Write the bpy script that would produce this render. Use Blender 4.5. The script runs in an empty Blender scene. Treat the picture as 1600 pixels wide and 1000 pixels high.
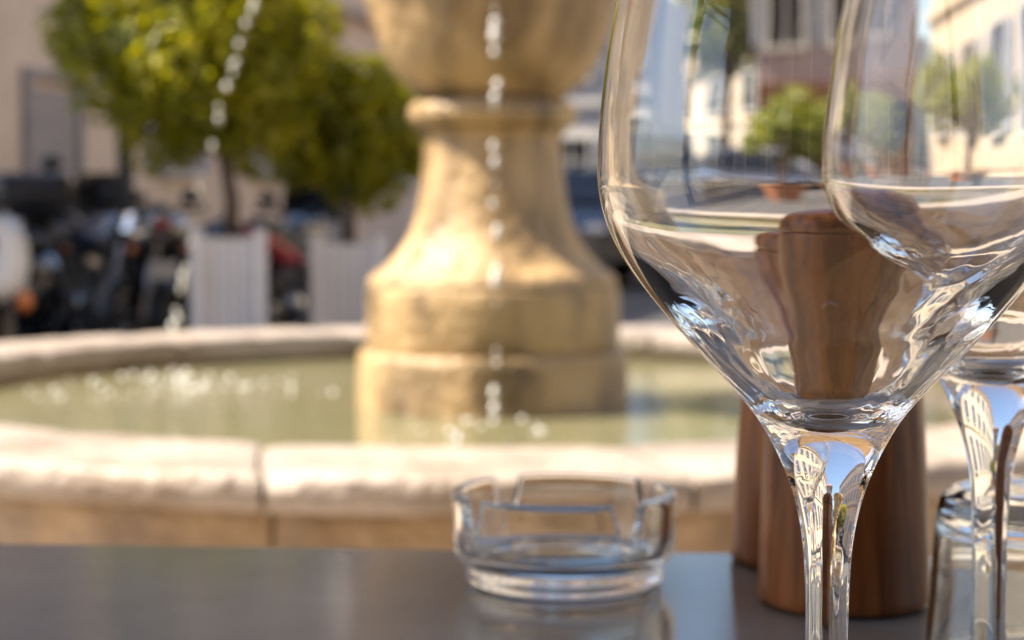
import bpy, bmesh, math, random
from mathutils import Vector, Matrix, noise

R = math.radians
PI = math.pi
rnd = random.Random(7)
sc = bpy.context.scene
col = sc.collection

# ------------------------------------------------------------------ camera
CAM_Z = 0.90
FPX = 2800.0                        # focal length in pixels of the 1600 px wide photograph
TILT = math.atan(170 / FPX)
cam_d = bpy.data.cameras.new('camera')
cam_d.sensor_width = 36
cam_d.lens = 36 * FPX / 1600
cam_d.clip_start = 0.01
cam_d.clip_end = 2000
cam_d.dof.use_dof = True
cam_d.dof.focus_distance = 0.417
cam_d.dof.aperture_fstop = 15.5
cam = bpy.data.objects.new('camera', cam_d)
cam.location = (0, 0, CAM_Z)
cam.rotation_euler = (PI / 2 - TILT, 0, 0)
col.objects.link(cam)
sc.camera = cam

# ------------------------------------------------------------------ world, sun, exposure
SUN_EL, SUN_AZ = R(54), R(-1)        # azimuth: from the left, slightly behind the fountain
to_sun = Vector((-math.cos(SUN_EL) * math.cos(SUN_AZ), -math.cos(SUN_EL) * math.sin(SUN_AZ), math.sin(SUN_EL)))
w = bpy.data.worlds.new('World')
sc.world = w
w.use_nodes = True
nt = w.node_tree
bg = nt.nodes['Background']
sky = nt.nodes.new('ShaderNodeTexSky')
sky.sky_type = 'NISHITA'
sky.sun_disc = False
sky.sun_elevation = SUN_EL
sky.sun_rotation = math.atan2(to_sun.x, to_sun.y)
sky.air_density = 1.0
sky.dust_density = 1.2
sky.ozone_density = 1.5
nt.links.new(sky.outputs[0], bg.inputs[0])
bg.inputs[1].default_value = 0.09
sun_d = bpy.data.lights.new('sun', 'SUN')
sun_d.energy = 5.0
sun_d.angle = R(0.5)
sun_d.color = (1.0, 0.87, 0.69)
sun = bpy.data.objects.new('sun', sun_d)
sun.rotation_euler = to_sun.to_track_quat('Z', 'Y').to_euler()
sun.location = (-6, 0, 12)
sun_d.cycles.is_caustics_light = True
col.objects.link(sun)
sc.view_settings.view_transform = 'Standard'
sc.view_settings.look = 'None'
sc.view_settings.gamma = 1
sc.view_settings.use_curve_mapping = False
sc.view_settings.exposure = 1.52
sc.render.engine = 'CYCLES'
cy = sc.cycles
cy.max_bounces = 32
cy.transmission_bounces = 28
cy.glossy_bounces = 16
cy.diffuse_bounces = 4
cy.transparent_max_bounces = 8
cy.caustics_reflective = False
cy.caustics_refractive = False
cy.sample_clamp_indirect = 8
cy.use_denoising = True
try:
    cy.denoiser = 'OPENIMAGEDENOISE'
except Exception:
    pass


def at(px, py, Y):
    """world point on the ray of a pixel of the 1600 x 1000 photograph at distance Y"""
    x, y = (px - 800) / FPX, (500 - py) / FPX
    d = Vector((x, math.cos(TILT) + y * math.sin(TILT), -math.sin(TILT) + y * math.cos(TILT)))
    d *= Y / d.y
    return Vector((d.x, d.y, d.z + CAM_Z))


# ------------------------------------------------------------------ materials
def nodes_of(m):
    m.use_nodes = True
    n = m.node_tree
    return n, n.nodes['Principled BSDF']


def mat(name, c, rough=0.6, var=0.0, scale=8.0, bump=0.0, bscale=None, metal=0.0, stretch=(1, 1, 1), c2=None, spec=None,
        coat=0.0, trans=0.0, ior=None, detail=5):
    m = bpy.data.materials.new(name)
    n, b = nodes_of(m)
    b.inputs['Base Color'].default_value = (*c, 1)
    b.inputs['Roughness'].default_value = rough
    b.inputs['Metallic'].default_value = metal
    if spec is not None:
        b.inputs['Specular IOR Level'].default_value = spec
    if coat:
        b.inputs['Coat Weight'].default_value = coat
        b.inputs['Coat Roughness'].default_value = 0.08
    if trans:
        b.inputs['Transmission Weight'].default_value = trans
    if ior:
        b.inputs['IOR'].default_value = ior
    if var or bump or c2:
        tc = n.nodes.new('ShaderNodeTexCoord')
        mp = n.nodes.new('ShaderNodeMapping')
        mp.inputs['Scale'].default_value = stretch
        n.links.new(tc.outputs['Object'], mp.inputs[0])
        nz = n.nodes.new('ShaderNodeTexNoise')
        nz.inputs['Scale'].default_value = scale
        nz.inputs['Detail'].default_value = detail
        nz.inputs['Roughness'].default_value = 0.6
        n.links.new(mp.outputs[0], nz.inputs['Vector'])
        if var or c2:
            cr = n.nodes.new('ShaderNodeValToRGB')
            a = c2 if c2 else tuple(x * (1 - var) for x in c)
            z = c if c2 else tuple(min(1, x * (1 + var)) for x in c)
            cr.color_ramp.elements[0].position = 0.32
            cr.color_ramp.elements[1].position = 0.68
            cr.color_ramp.elements[0].color = (*a, 1)
            cr.color_ramp.elements[1].color = (*z, 1)
            n.links.new(nz.outputs['Fac'], cr.inputs[0])
            n.links.new(cr.outputs[0], b.inputs['Base Color'])
        if bump:
            n2 = n.nodes.new('ShaderNodeTexNoise')
            n2.inputs['Scale'].default_value = bscale or scale * 4
            n2.inputs['Detail'].default_value = 6
            n.links.new(mp.outputs[0], n2.inputs['Vector'])
            bp = n.nodes.new('ShaderNodeBump')
            bp.inputs['Strength'].default_value = min(1, bump)
            bp.inputs['Distance'].default_value = 0.02 * bump
            n.links.new(n2.outputs['Fac'], bp.inputs['Height'])
            n.links.new(bp.outputs[0], b.inputs['Normal'])
    return m


def leaf_mat(name, c, tr, lo=(.55, .7, .8), hi=(1.7, 1.35, 1), rough=.38, ns=7):
    m = bpy.data.materials.new(name)
    m.use_nodes = True
    n = m.node_tree
    n.nodes.remove(n.nodes['Principled BSDF'])
    out = n.nodes['Material Output']
    tc = n.nodes.new('ShaderNodeTexCoord')
    nz = n.nodes.new('ShaderNodeTexNoise')
    nz.inputs['Scale'].default_value = ns
    nz.inputs['Detail'].default_value = 4
    n.links.new(tc.outputs['Object'], nz.inputs['Vector'])
    hs = n.nodes.new('ShaderNodeValToRGB')
    hs.color_ramp.elements[0].position = .35
    hs.color_ramp.elements[1].position = .7
    hs.color_ramp.elements[0].color = (c[0] * lo[0], c[1] * lo[1], c[2] * lo[2], 1)
    hs.color_ramp.elements[1].color = (c[0] * hi[0], c[1] * hi[1], c[2] * hi[2], 1)
    n.links.new(nz.outputs['Fac'], hs.inputs[0])
    d = n.nodes.new('ShaderNodeBsdfPrincipled')
    d.inputs['Roughness'].default_value = rough
    n.links.new(hs.outputs[0], d.inputs['Base Color'])
    t = n.nodes.new('ShaderNodeBsdfTranslucent')
    t.inputs[0].default_value = (*tr, 1)
    mx = n.nodes.new('ShaderNodeMixShader')
    mx.inputs[0].default_value = .4
    n.links.new(d.outputs[0], mx.inputs[1])
    n.links.new(t.outputs[0], mx.inputs[2])
    n.links.new(mx.outputs[0], out.inputs['Surface'])
    return m


def stone_mat(name, light, dark, stain, wet=0.5, rough=.55, streak=True, lo=.48, hi=.68, sm=(9, 9, 1.6), bump=.012, bs=38):
    """limestone: two octaves of colour, vertical wet streaks, pitted relief"""
    m = bpy.data.materials.new(name)
    n, b = nodes_of(m)
    L = n.links.new
    tc = n.nodes.new('ShaderNodeTexCoord')
    n1 = n.nodes.new('ShaderNodeTexNoise')
    n1.inputs['Scale'].default_value = 5
    n1.inputs['Detail'].default_value = 8
    n1.inputs['Roughness'].default_value = .65
    L(tc.outputs['Object'], n1.inputs['Vector'])
    r1 = n.nodes.new('ShaderNodeValToRGB')
    r1.color_ramp.elements[0].position = .3
    r1.color_ramp.elements[1].position = .7
    r1.color_ramp.elements[0].color = (*dark, 1)
    r1.color_ramp.elements[1].color = (*light, 1)
    L(n1.outputs['Fac'], r1.inputs[0])
    mp = n.nodes.new('ShaderNodeMapping')
    mp.inputs['Scale'].default_value = sm if streak else (3, 3, 3)
    L(tc.outputs['Object'], mp.inputs[0])
    n2 = n.nodes.new('ShaderNodeTexNoise')
    n2.inputs['Scale'].default_value = 1.3
    n2.inputs['Detail'].default_value = 5
    L(mp.outputs[0], n2.inputs['Vector'])
    r2 = n.nodes.new('ShaderNodeValToRGB')
    r2.color_ramp.elements[0].position = lo
    r2.color_ramp.elements[1].position = hi
    L(n2.outputs['Fac'], r2.inputs[0])
    mu = n.nodes.new('ShaderNodeMath')
    mu.operation = 'MULTIPLY'
    mu.inputs[1].default_value = wet
    L(r2.outputs[0], mu.inputs[0])
    mx = n.nodes.new('ShaderNodeMixRGB')
    mx.inputs[2].default_value = (*stain, 1)
    L(mu.outputs[0], mx.inputs[0])
    L(r1.outputs[0], mx.inputs[1])
    L(mx.outputs[0], b.inputs['Base Color'])
    rr = n.nodes.new('ShaderNodeMapRange')
    rr.inputs['To Min'].default_value = rough
    rr.inputs['To Max'].default_value = rough * .45
    L(mu.outputs[0], rr.inputs['Value'])
    L(rr.outputs[0], b.inputs['Roughness'])
    n3 = n.nodes.new('ShaderNodeTexNoise')
    n3.inputs['Scale'].default_value = bs
    n3.inputs['Detail'].default_value = 8
    L(tc.outputs['Object'], n3.inputs['Vector'])
    bp = n.nodes.new('ShaderNodeBump')
    bp.inputs['Strength'].default_value = .6
    bp.inputs['Distance'].default_value = bump
    L(n3.outputs['Fac'], bp.inputs['Height'])
    L(bp.outputs[0], b.inputs['Normal'])
    return m


def wood_mat():
    m = bpy.data.materials.new('mill_walnut')
    n, b = nodes_of(m)
    L = n.links.new
    tc = n.nodes.new('ShaderNodeTexCoord')
    mp = n.nodes.new('ShaderNodeMapping')
    mp.inputs['Scale'].default_value = (60, 60, 5)
    L(tc.outputs['Object'], mp.inputs[0])
    nz = n.nodes.new('ShaderNodeTexNoise')
    nz.inputs['Scale'].default_value = 2.2
    nz.inputs['Detail'].default_value = 8
    nz.inputs['Distortion'].default_value = .6
    L(mp.outputs[0], nz.inputs['Vector'])
    r = n.nodes.new('ShaderNodeValToRGB')
    r.color_ramp.elements[0].position = .36
    r.color_ramp.elements[1].position = .64
    r.color_ramp.elements[0].color = (.13, .044, .013, 1)
    r.color_ramp.elements[1].color = (.42, .16, .05, 1)
    L(nz.outputs['Fac'], r.inputs[0])
    L(r.outputs[0], b.inputs['Base Color'])
    b.inputs['Roughness'].default_value = .34
    b.inputs['Specular IOR Level'].default_value = .28
    b.inputs['Coat Roughness'].default_value = .22
    return m


def glass_mat(name, tint=(1, 1, 1), ior=1.5, rough=0.0):
    m = bpy.data.materials.new(name)
    n, b = nodes_of(m)
    b.inputs['Base Color'].default_value = (*tint, 1)
    b.inputs['Roughness'].default_value = rough
    b.inputs['Transmission Weight'].default_value = 1
    b.inputs['IOR'].default_value = ior
    return m


def water_mat():
    m = bpy.data.materials.new('basin_water')
    n, b = nodes_of(m)
    L = n.links.new
    b.inputs['Base Color'].default_value = (.18, .172, .098, 1)
    b.inputs['Roughness'].default_value = .04
    b.inputs['IOR'].default_value = 1.33
    tc = n.nodes.new('ShaderNodeTexCoord')
    hs = []
    for s, k in ((9, 1.0), (34, .35)):
        nz = n.nodes.new('ShaderNodeTexNoise')
        nz.inputs['Scale'].default_value = s
        nz.inputs['Detail'].default_value = 3
        L(tc.outputs['Object'], nz.inputs['Vector'])
        mu = n.nodes.new('ShaderNodeMath')
        mu.operation = 'MULTIPLY'
        mu.inputs[1].default_value = k
        L(nz.outputs['Fac'], mu.inputs[0])
        hs.append(mu)
    ad = n.nodes.new('ShaderNodeMath')
    L(hs[0].outputs[0], ad.inputs[0])
    L(hs[1].outputs[0], ad.inputs[1])
    bp = n.nodes.new('ShaderNodeBump')
    bp.inputs['Strength'].default_value = .35
    bp.inputs['Distance'].default_value = .008
    L(ad.outputs[0], bp.inputs['Height'])
    L(bp.outputs[0], b.inputs['Normal'])
    return m


M = {}
M['column'] = stone_mat('golden_limestone', (.56, .40, .22), (.37, .24, .11), (.16, .105, .05), wet=.85, bump=.024, bs=24, lo=.42, hi=.64)
M['wet'] = stone_mat('wet_golden_limestone', (.54, .385, .205), (.36, .235, .105), (.115, .08, .042), wet=.9, bump=.022, bs=30, lo=.44, hi=.64, sm=(4.5, 4.5, 2.4))
M['coping'] = stone_mat('pale_marble', (.405, .35, .31), (.30, .25, .21), (.20, .145, .10), wet=.65, streak=False, bump=.03, bs=22)
M['basin'] = stone_mat('basin_limestone', (.64, .48, .32), (.44, .31, .185), (.22, .145, .085), wet=.75, bump=.03, bs=18, lo=.42, hi=.62, sm=(3, 3, 1.6))
M['water'] = water_mat()
M['foam'] = mat('aerated_glint_water', (.95, .96, .96), .2, trans=.15, ior=1.33)  # white body colour stands in for sun glints on the drops
M['table'] = mat('grey_lacquer', (.17, .20, .235), .14, var=.12, scale=14, bump=.02, bscale=260, coat=.0, spec=.55)
M['table_leg'] = mat('dark_iron', (.04, .04, .042), .45, bump=.05, bscale=90)
M['glass'] = glass_mat('clear_crystal', (1, 1, 1), 1.52)
M['ash'] = glass_mat('pressed_glass', (.97, .99, .98), 1.5)
M['wood'] = wood_mat()
M['steel'] = mat('brushed_steel', (.6, .6, .6), .25, metal=1, bump=.03, bscale=120)
M['asphalt'] = mat('asphalt', (.058, .058, .064), .8, var=.25, scale=3, bump=.4, bscale=120)
M['paving'] = mat('pale_paving', (.42, .36, .30), .75, var=.18, scale=2.5, bump=.3, bscale=60)
M['plasterA'] = mat('beige_plaster', (.78, .64, .51), .85, var=.14, scale=.8, bump=.15, bscale=20)
M['plasterA2'] = mat('beige_stone_trim', (.50, .42, .34), .8, var=.1, scale=2, bump=.15, bscale=16)
M['plasterC'] = mat('grey_white_plaster', (.58, .56, .55), .85, var=.1, scale=.7, bump=.1, bscale=20)
M['plasterD'] = mat('cream_plaster', (.56, .47, .36), .85, var=.1, scale=.7, bump=.1, bscale=20)
M['plasterE'] = mat('mauve_plaster', (.40, .34, .35), .85, var=.12, scale=.7, bump=.1, bscale=20)
M['roof'] = mat('terracotta_tile', (.36, .16, .09), .8, var=.3, scale=6, bump=.5, bscale=18)
M['pane'] = mat('dark_window_glass', (.02, .024, .03), .06, var=.2, scale=1.2)
M['shutter'] = mat('grey_blue_paint', (.34, .35, .38), .5, var=.1, scale=6, bump=.05)
M['frame'] = mat('white_window_paint', (.62, .60, .56), .5, var=.06, scale=9)
M['brownwood'] = mat('brown_shopfront', (.17, .075, .032), .45, var=.25, scale=5, stretch=(6, 6, 1), bump=.05)
M['door'] = mat('dark_door_paint', (.36, .33, .32), .6, var=.15, scale=5)
M['leafA'] = leaf_mat('citrus_leaf', (.135, .165, .010), (.64, .60, .012), (.36, .5, .8), (3.0, 2.2, 1), .33, 4.5)  # bright yellow end of the noise paints sunlit highlights into the leaves
M['leafB'] = leaf_mat('street_tree_leaf', (.13, .17, .03), (.52, .55, .05))
M['bark'] = mat('bark', (.09, .06, .04), .9, var=.3, scale=14, bump=.6, bscale=40)
M['fruit'] = mat('orange_peel', (.72, .27, .02), .45, var=.1, scale=20, bump=.1, bscale=120)
M['planter'] = mat('white_planter_paint', (.78, .74, .71), .55, var=.08, scale=5, bump=.05)
M['soil'] = mat('soil', (.06, .04, .025), .95, var=.3, scale=20, bump=.5)
M['terracotta'] = mat('terracotta_pot', (.36, .15, .075), .75, var=.15, scale=9, bump=.1)
M['black'] = mat('black_plastic', (.014, .014, .015), .35, var=.2, scale=8, bump=.03)
M['rubber'] = mat('tyre_rubber', (.02, .02, .02), .85, bump=.1, bscale=60)
M['chrome'] = mat('chrome', (.75, .75, .76), .12, metal=1, var=.05, scale=5)
M['alu'] = mat('grey_alloy', (.32, .32, .33), .35, metal=1, var=.1, scale=9)
M['bluepaint'] = mat('dark_blue_paint', (.03, .04, .075), .2, var=.1, scale=4, coat=1)
M['blackpaint'] = mat('black_paint', (.012, .012, .014), .18, var=.1, scale=4, coat=1)
M['silverpaint'] = mat('silver_paint', (.42, .42, .45), .25, var=.05, scale=4, coat=1, metal=.3)
M['whitepaint'] = mat('white_paint', (.74, .73, .72), .25, var=.04, scale=4, coat=1)
M['redlens'] = mat('red_lens', (.45, .015, .03), .2, var=.1, scale=8, coat=1)
M['pinkpaint'] = mat('pinkish_red_paint', (.62, .05, .09), .3, var=.1, scale=8, coat=.5)
M['orangelens'] = mat('orange_lens', (.75, .2, .02), .2, var=.1, scale=8, coat=1)
M['lamp'] = mat('lamp_lens', (.6, .6, .62), .1, var=.1, scale=8, coat=1)
M['canvas'] = leaf_mat('cream_canvas', (.46, .34, .21), (.34, .22, .11), (.95, .95, .95), (1.05, 1.05, 1.05))
M['canvas_brown'] = leaf_mat('brown_canvas', (.12, .06, .03), (.08, .04, .02), (.95, .95, .95), (1.05, 1.05, 1.05))
M['plasterG'] = mat('brown_grey_plaster', (.24, .19, .15), .85, var=.12, scale=.8, bump=.12, bscale=20)
M['leather'] = mat('black_vinyl', (.018, .018, .02), .5, bump=.1, bscale=80)


# ------------------------------------------------------------------ helpers
def tag(o, label=None, cat=None, group=None, kind=None):
    if label:
        o['label'] = label
    if cat:
        o['category'] = cat
    if group:
        o['group'] = group
    if kind:
        o['kind'] = kind
    return o


def empty(name, loc, rz=0.0, label=None, cat=None, group=None):
    o = bpy.data.objects.new(name, None)
    o.empty_display_size = .1
    o.location = loc
    o.rotation_euler = (0, 0, rz)
    col.objects.link(o)
    return tag(o, label, cat, group)


def copy_tree(o, parent=None):
    c = o.copy()
    col.objects.link(c)
    c.parent = parent
    for ch in list(o.children):
        copy_tree(ch, c)
    return c


class MB:
    """collects shapes and links them as one mesh object"""

    def __init__(s):
        s.v, s.f, s.sm = [], [], []

    def add(s, verts, faces, smooth=False):
        k = len(s.v)
        s.v += [tuple(p) for p in verts]
        s.f += [tuple(i + k for i in f) for f in faces]
        s.sm += [smooth] * len(faces)
        return s

    def box(s, x0, x1, y0, y1, z0, z1, bev=0.0, mtx=None):
        b = bev
        if b <= 0:
            vs = [(x, y, z) for z in (z0, z1) for y in (y0, y1) for x in (x0, x1)]
            fs = [(0, 2, 3, 1), (4, 5, 7, 6), (0, 1, 5, 4), (2, 6, 7, 3), (0, 4, 6, 2), (1, 3, 7, 5)]
            if mtx:
                vs = [mtx @ Vector(p) for p in vs]
            return s.add(vs, fs)
        bm = bmesh.new()
        bmesh.ops.create_cube(bm, size=1)
        for p in bm.verts:
            p.co = Vector(((x0 + x1) / 2 + p.co.x * (x1 - x0), (y0 + y1) / 2 + p.co.y * (y1 - y0), (z0 + z1) / 2 + p.co.z * (z1 - z0)))
        bmesh.ops.bevel(bm, geom=bm.edges[:], offset=b, segments=2, profile=.6, affect='EDGES')
        bm.verts.index_update()
        vs = [(mtx @ p.co) if mtx else p.co.copy() for p in bm.verts]
        fs = [tuple(q.index for q in f.verts) for f in bm.faces]
        bm.free()
        return s.add(vs, fs)

    def tube(s, pts, rad, seg=10, cap=True):
        pts = [Vector(p) for p in pts]
        n = len(pts)
        rs = rad if isinstance(rad, (list, tuple)) else [rad] * n
        vs, fs = [], []
        up = None
        for i, p in enumerate(pts):
            t = (pts[min(i + 1, n - 1)] - pts[max(i - 1, 0)]).normalized()
            if up is None:
                a = Vector((0, 0, 1)) if abs(t.z) < .9 else Vector((1, 0, 0))
                up = t.cross(a).normalized()
            u = (up - t * up.dot(t)).normalized()
            up = u
            v = t.cross(u)
            for k in range(seg):
                an = 2 * PI * k / seg
                vs.append(p + (u * math.cos(an) + v * math.sin(an)) * rs[i])
        for i in range(n - 1):
            for k in range(seg):
                a, b = i * seg + k, i * seg + (k + 1) % seg
                fs.append((a, b, b + seg, a + seg))
        if cap:
            fs.append(tuple(range(seg))[::-1])
            fs.append(tuple((n - 1) * seg + k for k in range(seg)))
        return s.add(vs, fs, True)

    def lathe(s, prof, seg=48, mtx=None, axis='z', wob=None):
        """prof: (r, z) from bottom outside upward; points with r = 0 become poles"""
        vs, fs, rows = [], [], []
        for (r, z) in prof:
            if r <= 1e-7:
                rows.append([len(vs)])
                vs.append(Vector((0, 0, z)))
            else:
                rows.append(list(range(len(vs), len(vs) + seg)))
                for k in range(seg):
                    a = 2 * PI * k / seg
                    rr = r * (wob(a, z, r) if wob else 1)
                    vs.append(Vector((rr * math.cos(a), rr * math.sin(a), z)))
        for a, b in zip(rows, rows[1:]):
            for k in range(seg):
                k2 = (k + 1) % seg
                if len(a) == 1 and len(b) == 1:
                    continue
                if len(a) == 1:
                    fs.append((a[0], b[k2], b[k]))
                elif len(b) == 1:
                    fs.append((a[k], a[k2], b[0]))
                else:
                    fs.append((a[k], a[k2], b[k2], b[k]))
        if axis == 'x':
            vs = [Vector((p.z, p.y, p.x)) for p in vs]
        elif axis == 'y':
            vs = [Vector((p.x, p.z, p.y)) for p in vs]
        if mtx:
            vs = [mtx @ p for p in vs]
        return s.add(vs, fs, True)

    def ball(s, c, rx, ry=None, rz=None, seg=14, rings=8, rough=0.0):
        ry = ry or rx
        rz = rz or rx
        prof = [(math.sin(PI * i / rings), -math.cos(PI * i / rings)) for i in range(rings + 1)]
        prof[0], prof[-1] = (0, -1), (0, 1)
        mb = MB().lathe(prof, seg)
        vs = []
        for p in mb.v:
            p = Vector(p)
            if rough:
                p *= 1 + rough * noise.noise(p * 1.7 + Vector(c) * 13)
            vs.append(Vector(c) + Vector((p.x * rx, p.y * ry, p.z * rz)))
        return s.add(vs, mb.f, True)

    def mesh(s, name, m):
        me = bpy.data.meshes.new(name)
        me.from_pydata([tuple(p) for p in s.v], [], s.f)
        me.polygons.foreach_set('use_smooth', s.sm)
        me.materials.append(m)
        me.update()
        return me

    def build(s, name, m, parent=None, loc=None, fix=True, sharp=None):
        me = s.mesh(name, m)
        if fix:
            bm = bmesh.new()
            bm.from_mesh(me)
            bmesh.ops.recalc_face_normals(bm, faces=bm.faces[:])
            bm.to_mesh(me)
            bm.free()
        if sharp:
            me.set_sharp_from_angle(angle=R(sharp))
        o = bpy.data.objects.new(name, me)
        col.objects.link(o)
        if parent:
            o.parent = parent
        if loc is not None:
            o.location = loc
        return o


def inst(src, parent, loc, name=None, rz=0.0):
    o = src.copy()
    if name:
        o.name = name
    col.objects.link(o)
    o.parent = parent
    o.location = loc
    o.rotation_euler = (0, 0, rz)
    for ch in list(src.children):
        c = ch.copy()
        col.objects.link(c)
        c.parent = o
    return o


def spline(pts, sub=8):
    """Catmull-Rom through (r, z) points"""
    P = [Vector((a, b)) for a, b in pts]
    P = [2 * P[0] - P[1]] + P + [2 * P[-1] - P[-2]]
    out = []
    for i in range(1, len(P) - 2):
        p0, p1, p2, p3 = P[i - 1], P[i], P[i + 1], P[i + 2]
        d1 = max((p1 - p0).length, 1e-9) ** .5
        d2 = max((p2 - p1).length, 1e-9) ** .5
        d3 = max((p3 - p2).length, 1e-9) ** .5
        for k in range(sub):
            u = k / sub
            m1 = (p1 - p0) / d1 - (p2 - p0) / (d1 + d2) + (p2 - p1) / d2
            m2 = (p2 - p1) / d2 - (p3 - p1) / (d2 + d3) + (p3 - p2) / d3
            m1 *= d2
            m2 *= d2
            out.append(p1 * (2 * u ** 3 - 3 * u ** 2 + 1) + m1 * (u ** 3 - 2 * u ** 2 + u) + p2 * (-2 * u ** 3 + 3 * u ** 2) + m2 * (u ** 3 - u ** 2))
    out.append(P[-2])
    return [(max(0.0, p.x), p.y) for p in out]


# ------------------------------------------------------------------ ground
g = MB().add([(-400, -400, 0), (400, -400, 0), (400, 400, 0), (-400, 400, 0)], [(0, 1, 2, 3)])
tag(g.build('road', M['asphalt']), kind='structure')
FC = Vector((-.047, 4.37, 0))       # fountain centre
pv = MB()
seg = 72
pv.v = [(FC.x + 2.9 * math.cos(2 * PI * k / seg), FC.y + 2.9 * math.sin(2 * PI * k / seg), 0.004) for k in range(seg)]
pv.f = [tuple(range(seg))]
pv.sm = [False]
tag(pv.build('fountain_surround', M['paving']), kind='structure')
p2 = MB().box(-14, 14, -4.2, 1.3, -.3, .006)
tag(p2.build('terrace_pavement', M['paving']), kind='structure')

# ------------------------------------------------------------------ fountain
ftn = empty('fountain', FC, 0, 'round stone fountain with golden bowl on a turned column and pale coping', 'fountain')
WATER_Z = .43


def stonewob(seed, amp=.006):
    return lambda a, z, r: 1 + amp * noise.noise(Vector((math.cos(a) * 3, math.sin(a) * 3, z * 6 + seed)))


# basin wall (butts under the coping), then the floor
MB().lathe([(1.50, 0), (1.50, .44), (1.42, .447), (1.42, .14), (1.42, .06)], 96).build('basin_core', M['basin'], ftn, sharp=40)
MB().lathe([(1.419, .10), (.0, .10)], 64).build('basin_floor', M['basin'], ftn)
NST = 17
SK = [R(4.6)] + [R(random.Random(i + 5).uniform(-2.2, 2.2)) for i in range(1, NST)]
for k in range(NST):
    a0 = -R(10.7) - PI / 2 + 2 * PI * k / NST
    a1 = a0 + 2 * PI / NST
    ga = .0045 / 1.6
    prof = [(1.40, .449), (1.396, .46), (1.397, .500), (1.403, .509), (1.44, .513), (1.58, .513), (1.712, .5125), (1.748, .511), (1.757, .503), (1.759, .480), (1.755, .460), (1.742, .451), (1.68, .449)]
    n = 14
    vs, fs = [], []
    for i in range(n + 1):
        t = i / n
        a = a0 + ga + (a1 - a0 - 2 * ga) * t
        e = min(t, 1 - t) * n            # end rounding
        sh = .007 if e < .5 else (.0015 if e < 1.5 else 0)
        for j, (r, z) in enumerate(prof):
            q = Vector((math.cos(a) * 4, math.sin(a) * 4, z * 9 + k))
            d = noise.noise(q * 2.2) * .0025 + noise.noise(q * 7) * .0025
            edge = j in (7, 8, 9, 10)
            a_ = a + (1.757 - r) / .34 * -(SK[k] * (1 - t) + SK[(k + 1) % NST] * t)
            rr = r + (d * 1.8 if edge else 0) - (sh if edge else 0)
            zz = z + (d * .7 if z > .47 else d * .3) - (sh * .8 if z > .49 else 0)
            vs.append((rr * math.cos(a_), rr * math.sin(a_), zz + (k % 3 - 1) * .0012))
    m_ = len(prof)
    for i in range(n):
        for j in range(m_):
            fs.append((i * m_ + j, i * m_ + (j + 1) % m_, (i + 1) * m_ + (j + 1) % m_, (i + 1) * m_ + j))
    fs.append(tuple(range(m_)))
    fs.append(tuple(n * m_ + j for j in range(m_))[::-1])
    MB().add(vs, fs, True).build('coping_stone', M['coping'], ftn, sharp=50)
# the wall under the coping: blocks with recessed joints
for k in range(NST):
    a0 = -R(12.2) - PI / 2 + 2 * PI * k / NST
    a1 = a0 + 2 * PI / NST
    ga = .004 / 1.6
    prof = [(1.502, .001), (1.618, .001), (1.622, .02), (1.62, .10), (1.605, .12), (1.595, .14), (1.594, .40), (1.588, .430), (1.575, .442), (1.502, .4455)]
    n = 16
    vs, fs = [], []
    for i in range(n + 1):
        t = i / n
        a = a0 + ga + (a1 - a0 - 2 * ga) * t
        e = min(t, 1 - t) * n
        sh = .012 if e < .5 else (.003 if e < 1.5 else 0)
        for j, (r, z) in enumerate(prof):
            q = Vector((math.cos(a) * 5, math.sin(a) * 5, z * 7 + k))
            rr = r + ((noise.noise(q * 1.4) * .006 + noise.noise(q * 4) * .004 - sh) if 0 < j < 9 else 0)
            vs.append((rr * math.cos(a), rr * math.sin(a), z))
    m_ = len(prof)
    for i in range(n):
        for j in range(m_):
            fs.append((i * m_ + j, i * m_ + (j + 1) % m_, (i + 1) * m_ + (j + 1) % m_, (i + 1) * m_ + j))
    fs.append(tuple(range(m_)))
    fs.append(tuple(n * m_ + j for j in range(m_))[::-1])
    MB().add(vs, fs, True).build('wall_stone', M['basin'], ftn, sharp=50)
# column, each turned piece a part
S = 1 / 641.0


def zc(y):
    return .9 - (y - 330) * S


W = 1.0
MB().lathe([(.325, .10), (.33, .2), (.331, .545), (.325, .562), (.318, .566), (.0, .566)], 96, wob=stonewob(3)).build('plinth', M['wet'], ftn, sharp=50)
MB().lathe(spline([(.306, .568), (.309, .60), (.310, .65), (.309, .70), (.306, .716)], 4) + [(.300, .722), (.0, .722)], 96, wob=stonewob(5)).build('drum', M['wet'], ftn, sharp=50)
neck = [(.302, .7225), (.302, .735), (.292, .748)] + spline([(.29, .75), (.268, .765), (.232, .80), (.204, .845), (.186, .90), (.174, .97), (.168, 1.04), (.168, 1.075), (.176, 1.092)], 5) + [(.18, 1.0955), (0, 1.0955)]
MB().lathe(neck, 96, wob=stonewob(7)).build('column_neck', M['column'], ftn, sharp=50)
tor = [(.17, 1.0965), (.185, 1.0975)] + [(.172 + .034 * math.cos(t), 1.134 + .034 * math.sin(t)) for t in [R(x) for x in range(-80, 81, 16)]] + [(.172, 1.169), (0, 1.169)]
MB().lathe(tor, 96, wob=stonewob(9)).build('collar', M['column'], ftn, sharp=50)
bo = spline([(.165, 1.17), (.178, 1.178), (.205, 1.20), (.235, 1.23), (.262, 1.275), (.285, 1.33), (.305, 1.40), (.322, 1.46), (.345, 1.54), (.375, 1.60), (.43, 1.635), (.445, 1.66), (.43, 1.68)], 5)
bi = spline([(.38, 1.675), (.30, 1.60), (.22, 1.50), (.10, 1.44), (0, 1.43)], 4)
MB().lathe([(0, 1.17)] + bo + bi, 112, wob=stonewob(11, .012)).build('bowl', M['column'], ftn, sharp=50)
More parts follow.
